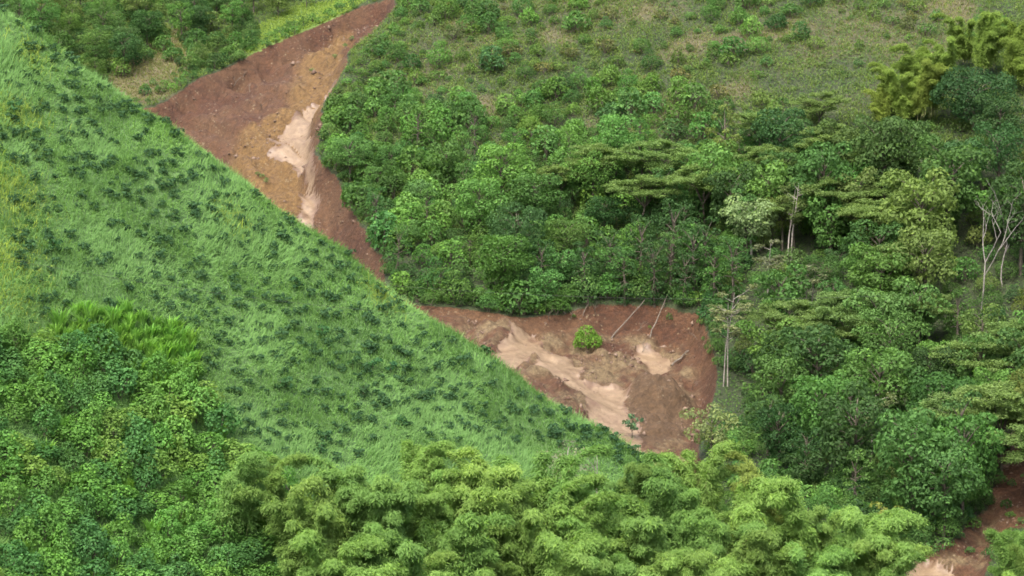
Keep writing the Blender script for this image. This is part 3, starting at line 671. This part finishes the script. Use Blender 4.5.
# ------------------------------------------------------------------ the thicket at lower left: leafy vines over shrubs, cane grass on top
LTH = [(-60, 335), (40, 338), (100, 350), (190, 372), (215, 400), (232, 432), (262, 462), (300, 505), (322, 545), (335, 640), (-60, 640)]
p = scatter(LTH, 1.75, 2.0, 20000, (-70, 0, 222, 300), 311, near=True); r = np.random.default_rng(312)
for k, q in enumerate(p):
    t = r.random(); base = (.105, .215, .05) if t < .55 else (.07, .16, .05) if t < .85 else (.145, .235, .055)
    d = ('bright green vine-covered shrub' if t < .55 else 'dark green vine-covered shrub' if t < .85 else 'yellow-green vine-covered shrub')
    thing('vine_shrub', VINE[r.integers(5)], q, r.uniform(0, 6.28), r.uniform(.75, 1.3), col(r, base, .1, .05), 'shrub', d, None, 'vine-covered shrubs of the left thicket', sz=r.uniform(.6, 1.25))
CAN = [(50, 330), (75, 310), (120, 310), (185, 330), (200, 365), (180, 392), (120, 372), (60, 355)]
p = scatter(CAN, .85, 1.2, 9000, (-60, -10, 240, 300), 321, near=True); p2 = scatter(LTH, 3.1, 2.5, 9000, (-70, 0, 222, 300), 322, near=True)
for q in np.vstack([p, p2]):
    thing('cane_clump', CANE[r.integers(4)], q, r.uniform(0, 6.28), r.uniform(.8, 1.25), col(r, (.15, .29, .06), .1, .06), 'cane', 'tall bright green cane clump', None, 'cane grass clumps of the left thicket')

# ------------------------------------------------------------------ bamboo
BP = [(300, 468), (345, 458), (420, 442), (540, 442), (600, 470), (640, 446), (660, 442), (725, 440), (790, 466), (850, 490), (895, 518), (880, 560), (850, 610), (845, 660), (350, 660), (330, 580), (318, 520)]
r = np.random.default_rng(331); uv = []; tries = 0
while tries < 6000:
    tries += 1; u_ = r.uniform(290, 900); v_ = r.uniform(438, 655)
    if sdist(np.array([u_]), np.array([v_]), BP)[0] < 0: continue
    if all(((u_ - a) / 36) ** 2 + ((v_ - b) / 18) ** 2 > 1 for a, b in uv): uv.append((u_, v_))
uv += [(232, 446), (262, 452), (215, 585), (1012, 530), (1034, 545), (868, 498), (1000, 575)]
for u_, v_ in uv:
    h = r.uniform(.7, 1.2) * (.7 if u_ < 280 or u_ > 900 else 1); q = ghit([u_], [v_], 11 * h)[0]; t = r.random()
    base = (.205, .305, .086) if t < .55 else (.175, .285, .084) if t < .93 else (.25, .30, .086)
    d = ('light green feathery bamboo clump' if t < .55 else 'mid green feathery bamboo clump' if t < .93 else 'yellowish feathery bamboo clump')
    zn = ('in the back row below the coffee slope' if v_ < 490 and u_ < 600 else 'in the back row below the mud flow' if v_ < 500 else 'in the grove middle, left half' if v_ < 545 and u_ < 600 else 'in the grove middle, right half' if v_ < 550 else 'in the front row left of centre' if u_ < 560 else 'in the front row right of centre')
    if u_ < 280: zn = 'leaning over the left thicket'
    if u_ > 900: zn = 'in the lower right corner'
    e = thing('bamboo_clump', BAM[r.integers(4)], q, r.uniform(0, 6.28), h, col(r, base, .08, .03), 'bamboo', d, zn, 'bamboo grove in the foreground'); THINGS[-1][5:] = [u_, v_]
for u_, v_, h in [(905, 68, .8), (926, 62, .9), (882, 84, .6), (918, 42, .9), (893, 62, .75), (945, 35, .8), (985, 8, 1.0), (1012, 20, .95), (1030, 30, .9), (965, 12, .8)]:
    q = ghit([u_], [v_], 11 * h)[0]; e = thing('bamboo_clump', BAM[r.integers(4)], q, r.uniform(0, 6.28), h, col(r, (.19, .25, .06), .07, .05), 'bamboo', 'olive green drooping bamboo clump', 'on the hill in the top right corner', 'bamboo grove on the hill'); THINGS[-1][5:] = [u_, v_]

# ------------------------------------------------------------------ far hillside: thicket, forest, scrub
CLEAR = [(690, 760, 335, 470), (948, 1015, 262, 345), (855, 892, 440, 520), (770, 812, 262, 330), (705, 748, 372, 425)]
def plant(kind, lib, p, seed, tones, cat, noun, grp, s=(.75, 1.2), szr=None):
    r = np.random.default_rng(seed)
    for q in p:
        fu, fv = proj(q)
        if any(a < fu < b and c < fv < d for a, b, c, d in (CLEAR if cat == 'tree' else CLEAR[4:])): continue
        k = r.choice(len(tones), p=[t[2] for t in tones]); nm, base, _ = tones[k]; sx = s[0] + (s[1] - s[0]) * r.random() ** 1.3
        thing(kind, lib[r.integers(len(lib))], q, r.uniform(0, 6.28), sx, col(r, base, .16, .10), cat, nm + ' ' + noun, None, grp, sz=sx * r.uniform(.85, 1.2))
TH = [(322, 135), (345, 92), (400, 90), (460, 105), (540, 92), (600, 72), (700, 95), (800, 150), (735, 250), (722, 300), (690, 312), (600, 304), (520, 318), (400, 298), (380, 250), (340, 182)]
G1 = [('bright green', (.105, .20, .052), .4), ('mid green', (.078, .155, .047), .4), ('dark green', (.054, .112, .040), .2)]
p = scatter(TH, 3.0, 2.5, 20000, (-40, 60, 385, 480), 401)
plant('thicket_shrub', SHRUB, p, 402, G1, 'shrub', 'dense leafy shrub', 'leafy shrubs of the slope thicket', (.75, 1.6))
p = scatter([(345, 150), (420, 130), (560, 140), (640, 130), (720, 170), (720, 290), (640, 296), (520, 300), (410, 285), (380, 240)], 6.0, 6, 9000, (-40, 60, 385, 480), 403)
plant('thicket_tree', TREE + HUNG, p, 404, G1, 'tree', 'round-crowned tree', 'trees of the slope thicket', (.55, 1.15))
RF = [(720, 160), (800, 150), (900, 170), (1090, 150), (1090, 560), (1010, 470), (985, 500), (940, 525), (880, 500), (800, 470), (740, 440), (718, 400), (712, 330), (735, 250)]
G2 = [('bright green', (.095, .18, .047), .3), ('mid green', (.070, .135, .042), .35), ('dark green', (.048, .098, .034), .2), ('olive green', (.115, .155, .048), .15)]
p = scatter(RF, 4.8, 6, 20000, (20, 100, 310, 450), 411)
plant('forest_tree', TREE + TALL + HUNG[:2], p, 412, G2, 'tree', 'leafy forest tree', 'forest trees on the right slope', (.65, 1.3))
p = scatter(RF, 3.6, 2, 20000, (20, 100, 310, 450), 413)
plant('forest_shrub', SHRUB, p, 414, G2, 'shrub', 'leafy understorey shrub', 'understorey shrubs of the right slope', (.7, 1.2))
UPH = [(395, 20), (420, -40), (1090, -40), (1090, 130), (900, 160), (800, 150), (700, 110), (600, 95), (540, 118), (460, 112), (400, 92), (350, 88)]
G3 = [('bright green', (0.102, 0.168, 0.046), .4), ('mid green', (0.074, 0.135, 0.043), .35), ('olive brown', (0.128, 0.135, 0.057), .25)]
p = scatter(UPH, 2.2, 1.2, 20000, (-40, 100, 425, 520), 421)
r = np.random.default_rng(422); p = p[(look('dry', p[:, 0], p[:, 1]) < .5) & (fbm(p[:, 0], p[:, 1], 11, 3, 427) + r.normal(0, .12, len(p)) > -.04)]
plant('scrub_bush', SMALL, p[:300], 423, G3, 'bush', 'low scrub bush', 'scrub bushes of the upper hillside', (.4, 1.9))
p = scatter(UPH, 3.4, 2.5, 9000, (-40, 100, 425, 520), 424)
p = p[fbm(p[:, 0], p[:, 1], 15, 3, 428) + .25 * ss(30, -10, p[:, 0]) - .25 * look('dry', p[:, 0], p[:, 1]) > .1]
plant('hill_shrub', SHRUB, p, 425, G1, 'shrub', 'rounded hillside shrub', 'larger shrubs of the upper hillside', (.3, 1.35))
UL = [(-70, -50), (390, -50), (345, -14), (300, -4), (250, 12), (215, 24), (160, 34), (110, 72), (75, 66), (30, 28), (-70, 0)]
p = scatter(UL, 5.0, 5, 20000, (-120, -20, 480, 600), 431, vis=True)
plant('hilltop_tree', TREE, p, 432, G2, 'tree', 'leafy tree', 'trees of the wood above the landslide', (.55, .95))
p = scatter([(30, 20), (120, 0), (250, 8), (255, 40), (228, 62), (180, 66), (160, 48), (110, 80), (85, 68)], 3.2, 2, 9000, (-120, -20, 470, 600), 433)
plant('hilltop_shrub', SHRUB, p, 434, G2, 'shrub', 'leafy shrub', 'shrubs above the landslide', (.7, 1.15))
p = scatter([(318, 160), (322, 125), (337, 92), (352, 62), (384, 34), (398, 20), (410, 60), (370, 110), (360, 190), (398, 270), (396, 292), (380, 262), (345, 190)], 2.3, 1.5, 9000, (-40, 10, 400, 520), 441)
plant('lip_bush', SMALL, p, 442, G1, 'bush', 'small landslide-edge bush', 'bushes along the landslide lip', (.9, 1.5))
p = scatter([(120, 98), (195, 62), (250, 40), (318, 18), (355, -4), (365, 4), (322, 28), (258, 50), (203, 74), (140, 104)], 1.8, 1.0, 9000, (-90, -20, 460, 570), 443)
plant('rim_bush', SMALL, p, 444, G1, 'bush', 'small scar-rim bush', 'bushes along the upper rim of the slide', (.6, 1.3))
p = scatter([(702, 335), (718, 340), (752, 380), (760, 440), (740, 460), (712, 450), (716, 400)], 1.1, .8, 9000, (20, 60, 330, 400), 445)
plant('fringe_bush', SMALL, p, 446, G1, 'bush', 'low fringe bush', 'low bushes fringing the mud', (.7, 1.5))
# flat-topped trees
r = np.random.default_rng(451)
for u_, v_, s in [(598, 150, .8), (655, 146, .95), (705, 172, .9), (640, 182, .75), (560, 170, .6), (772, 152, .8), (840, 132, .9), (880, 146, .8), (832, 186, .9), (795, 204, .7), (868, 208, .85),
                  (905, 182, .75), (790, 306, .85), (850, 300, .95), (826, 330, .8), (985, 346, .9), (960, 398, .9), (1022, 328, .9), (1003, 392, 1.0), (930, 300, .7), (1040, 430, .9), (760, 118, .7), (820, 96, .65), (900, 250, .75)]:
    q = ghit([u_], [v_], 10 * s)[0]
    thing('flat_topped_tree', UMB[r.integers(4)], q, r.uniform(0, 6.28), s, col(r, (.14, .20, .068), .08, .04), 'tree', 'olive flat-topped layered tree', None, 'flat-topped trees on the far slope'); THINGS[-1][5:] = [u_, v_ + 12]
# trees that stand out
def solo(name, parts, u_, v_, h, s, c, cat, label, rz=0, sz=None):
    q = ghit([u_], [v_], h)[0]; return thing(name, parts, q, rz, s, c, cat, '', None, None, label, sz=sz)
rt = tree_mesh(501, 8.5, 9, .42, .26, 9, 18, M_PALE, low=.5)
solo('pale_round_tree', rt, 752, 196, 9, 1, (.19, .28, .12), 'tree', 'pale green round-crowned tree standing out in the middle of the forest')
solo('dark_spreading_tree', tree_mesh(502, 13, 10, .4, .24, 8, 26, low=.35), 974, 64, 10, .92, (0.035, 0.084, 0.030), 'tree', 'large dark green spreading tree below the bamboo in the top right corner')
solo('dark_tree', tree_mesh(503, 8, 9, .36, .22, 10, 18, low=.2), 1000, 88, 9, .9, (0.038, 0.081, 0.027), 'tree', 'dark vine-hung tree at right beside the large spreading tree')
solo('white_trunk_tree', pale_mesh(504, 5.6, 14, 2), 724, 288, 13, 1.0, (0.168, 0.198, 0.102), 'tree', 'thin-crowned tree with two white trunks at the right end of the mud flow')
solo('slender_tree', pale_mesh(505, 4, 11, 1), 768, 240, 10, 1.0, (0.132, 0.156, 0.090), 'tree', 'tall slender grey tree with sparse crown right of the pale round tree')
solo('slender_tree', pale_mesh(506, 5, 9, 2), 806, 262, 8.5, 1.0, (0.132, 0.156, 0.090), 'tree', 'sparse grey-branched tree behind the flat-topped trees right of centre')
solo('tall_trunk_tree', pale_mesh(507, 5, 14, 2), 788, 176, 13, 1.0, (0.081, 0.121, 0.041), 'tree', 'tall tree with twin bare grey trunks under the flat-topped crowns')
solo('single_trunk_tree', pale_mesh(508, 4.5, 10, 1), 872, 386, 9.5, 1.0, (0.115, 0.149, 0.068), 'tree', 'tree with one straight pale trunk in front of dark forest at lower right')
solo('olive_tree', tree_mesh(509, 7.5, 7.5, .42, .24, 6, 12, low=.4), 712, 408, 7, 1.0, (0.156, 0.204, 0.078), 'tree', 'olive loose-crowned tree in front of the brown mud bank')
solo('grey_tree', tree_mesh(510, 6, 6.5, .3, .17, 5, 12, M_PALE, low=.35), 566, 440, 6, .9, (0.168, 0.192, 0.120), 'tree', 'grey-green thin tree on the slope foot above the bamboo')
solo('yellow_green_tree', tree_mesh(511, 5, 6, .4, .25, 8, 10), 888, 500, 5.5, .9, (0.168, 0.204, 0.048), 'tree', 'yellow-green broad-leaved tree at the right end of the bamboo grove')
q = ghit([588], [350])[0]; thing('green_bush', shrub_mesh(515, 4.6, 2.8, .36, .22, 13, 7), q, 0, 1, (0.120, 0.240, 0.036), 'bush', '', None, None, 'bright green rounded bush standing alone on the mud flow')
q = ghit([632], [440], t0=300)[0]; thing('broadleaf_plant', tree_mesh(513, 2.6, 3.2, .5, .3, 9, 7, low=.45), q, 0, 1, (0.068, 0.135, 0.068), 'plant', '', None, None, 'small dark broad-leaved plant at the lower end of the mud flow')
for u_, v_, s in [(640, 216, 1.15), (672, 200, 1.3), (694, 224, 1.2), (610, 230, 1.0), (655, 244, 1.0), (585, 244, .9), (706, 216, 1.2), (625, 250, .9), (540, 240, .9), (684, 254, .9), (510, 230, .8)]:
    q = ghit([u_], [v_], 9 * s)[0]; thing('vine_hung_tree', HUNG[int(u_) % 4], q, 1, s, col(r, (0.043, 0.089, 0.032), .1, .05), 'tree', 'dark narrow vine-hung tree', 'above the brown bank', 'vine-hung trees above the bank'); THINGS[-1][5:] = [u_, v_]
# bare trees and logs
def single(name, me, p, cat, label, rz=0, s=1, group=None):
    o = obj(name, me); o.location = p; o.rotation_euler = (0, 0, rz); o.scale = (s,) * 3; o['category'] = cat; o['label'] = label
    if group: o['group'] = group
    return o
q = ghit([982], [284], 4.0)[0]; single('bare_tree', bare_mesh(611, 16, (-.06, 0), 4, .8, M_BARE, .13, 4), q, 'tree', 'bare white forked tree at the right edge, the larger of two')
q = ghit([1003], [280], 1.0)[0]; single('bare_tree', bare_mesh(604, 14, (-.05, 0), 3, .5, M_BARE, .11, 3), q, 'tree', 'bare white forked tree at the right edge, the thinner one on the right')
q = ghit([868], [240], 1.0)[0]; single('bare_tree', bare_mesh(607, 6, (.1, 0), 4, .8, M_DEAD, .1, 3), q, 'tree', 'small grey leafless tree among the right forest crowns')
q = ghit([597], [492], 1.0)[0]; single('bare_tree', bare_mesh(609, 6, (0, 0), 3, .35, M_PALE, .1, 2), q, 'tree', 'small white leafless stem at the foot of the coffee slope')
def log(u0, v0, u1, v1, lift, rad, label, seed):
    a = ghit([u0], [v0], t0=300)[0]; b = ghit([u1], [v1], t0=300)[0]; a[2] += rad * .5; b[2] += lift; r = np.random.default_rng(seed); mb = MB()
    s = np.linspace(0, 1, 7)[:, None]; pts = a + (b - a) * s + r.normal(0, .06, (7, 3)); mb.tube(pts - a, np.linspace(rad, rad * .55, 7), 8)
    m = pts[4] - a; mb.tube([m, m + [.4, -.2, .5], m + [.6, -.3, 1.0]], [rad * .4, rad * .3, .02], 5)
    single('fallen_log', mb.build('fallen_log', M_DEAD), a, 'log', label)
log(611, 339, 645, 314, 1.0, .10, 'pale fallen log leaning on the brown bank, the left one of two', 1)
log(650, 338, 667, 306, 1.2, .09, 'pale fallen log leaning on the brown bank, the right one of two', 2)
log(671, 367, 688, 356, .6, .15, 'short dark log lying on the mud below the bank', 3)
log(566, 318, 545, 300, 1.0, .14, 'thin pale trunk hanging down from the thicket above the mud flow', 4)
log(925, 520, 945, 537, .3, .13, 'pale crooked branch lying above the lower right mud', 5)
for k, (u_, v_) in enumerate([(233, 84), (241, 80), (250, 92), (216, 92), (330, 68), (262, 110), (288, 95)]):
    q = ghit([u_], [v_], t0=400)[0]; single('uprooted_branch', bare_mesh(620 + k, 2.6, (.8, -.2), 4, .9, M_DEAD, .07, 2), q, 'branch', 'small grey uprooted branch on the red slide, %s from the left' % ORD[[2, 3, 4, 1, 7, 5, 6][k] - 1], rz=k, group='uprooted branches on the red slide')
for k, (u_, v_) in enumerate([(262, 180), (266, 186), (258, 176), (345, 48), (335, 58), (352, 42), (312, 72)]):
    q = ghit([u_], [v_], t0=400)[0]; thing('slide_plant', SMALL[k % 4], q, k, .55, (0.120, 0.204, 0.072), 'plant', 'small pale green plant on the landslide', 'halfway down the slide' if v_ > 100 else 'near its top', 'plants left on the landslide')
BK = [(548, 322), (570, 322), (582, 318), (600, 322), (622, 326), (632, 332), (658, 330), (680, 330), (694, 345), (700, 372), (692, 390), (640, 352)]
for k, (u_, v_) in enumerate(sorted(BK)):
    q = ghit([u_], [v_], t0=340)[0]; single('torn_branch', bare_mesh(640 + k, 3.2, (rs.normal(0, .8), -.5), 4, .9, M_DEAD, .06, 2), q, 'branch', 'torn grey branch on the brown bank, %s from the left' % ORD[k], rz=k * 1.3, group='torn branches along the brown bank')
p = scatter([(395, 294), (420, 303), (480, 311), (530, 316), (565, 310), (600, 300), (660, 298), (700, 304), (716, 335), (730, 330), (710, 292), (600, 286), (400, 284)], 1.7, 1.2, 9000, (-30, 50, 370, 420), 461)
plant('bank_bush', SMALL, p, 462, G1, 'bush', 'bank-edge bush', 'bushes overhanging the bank', (.9, 1.7))
p = scatter([(800, 470), (870, 480), (985, 490), (985, 520), (960, 536), (900, 545), (850, 530), (800, 500)], 2.0, 1.5, 9000, (25, 65, 300, 350), 465, vis=False)
plant('foot_shrub', SHRUB + VINE, p, 466, G1, 'shrub', 'dense foot-slope shrub', 'shrubs at the foot of the right forest', (.6, 1.1))
p = scatter([(700, 470), (760, 470), (840, 500), (900, 535), (960, 536), (930, 550), (880, 560), (800, 540), (700, 500)], 2.6, 1.5, 9000, (10, 60, 290, 360), 463, vis=False)
plant('valley_bush', SHRUB, p, 464, G1, 'bush', 'valley floor bush', 'bushes on the valley floor', (.6, 1.2))
p = scatter([(870, 548), (905, 536), (960, 528), (985, 500), (1012, 480), (1024, 520), (1005, 560), (960, 545), (915, 558), (880, 585)], 1.9, .8, 9000, (30, 65, 285, 350), 467, soil_ok=True, vis=False); r = np.random.default_rng(468); p = p[r.random(len(p)) < .6]
plant('slip_bush', SMALL, p, 469, G1, 'bush', 'slip-edge bush', 'bushes around the lower right slip', (.6, 1.3))
p = scatter([(560, 318), (600, 310), (660, 306), (704, 315), (712, 345), (708, 400), (690, 350), (640, 335), (590, 330)], 2.4, .5, 9000, (0, 40, 360, 410), 471, soil_ok=True, vis=False); r = np.random.default_rng(472); p = p[r.random(len(p)) < .5]
plant('bank_plant', SMALL, p, 473, G1, 'plant', 'small bank tuft', 'plants clinging to the brown bank', (.25, .8))
# leaning bamboo pole and the overhead cables
a = ghit([336], [560], 1)[0]; b = at(273, 466, np.linalg.norm(a - [0, 0, H0]) * .995); mb = MB(); mb.tube([np.zeros(3), (b - a) * .5 + [0, 0, .3], b - a], [.07, .06, .03], 6)
single('bamboo_pole', mb.build('bamboo_pole', M_DEAD), a, 'pole', 'straight pale bamboo pole leaning out of the left thicket')
def cable(pa, pb, sag, rad, label):
    s = np.linspace(0, 1, 40)[:, None]; pts = pa + (pb - pa) * s; pts[:, 2] -= (sag * 4 * s * (1 - s))[:, 0]; mb = MB(); mb.tube(pts - pa, np.full(40, rad), 5)
    single('overhead_cable', mb.build('overhead_cable', M_CABLE), pa, 'cable', label)
cable(at(330, 280, 372), at(880, 296, 362), 1.2, .014, 'thin overhead cable crossing in front of the thicket above the mud')
cable(at(-60, 246, 232), at(470, 318, 262), .8, .012, 'faint thin cable crossing in front of the coffee slope')

# ------------------------------------------------------------------ labels that single out
by = {}
for th in THINGS:
    e, desc, zone, group, label, u, v = th
    if label:
        e['label'] = label
        if group: e['group'] = group
        continue
    by.setdefault((desc, zone or zone_of(u, v), group), []).append(th)
for (desc, zone, group), l in by.items():
    l.sort(key=lambda t: t[5])
    for k, th in enumerate(l):
        lab = desc + ' ' + zone
        if 1 < len(l) <= 40: lab += ', ' + (ORD[k] + ' from left' if k < len(l) - 1 else 'the rightmost one')
        th[0]['label'] = lab; th[0]['group'] = group
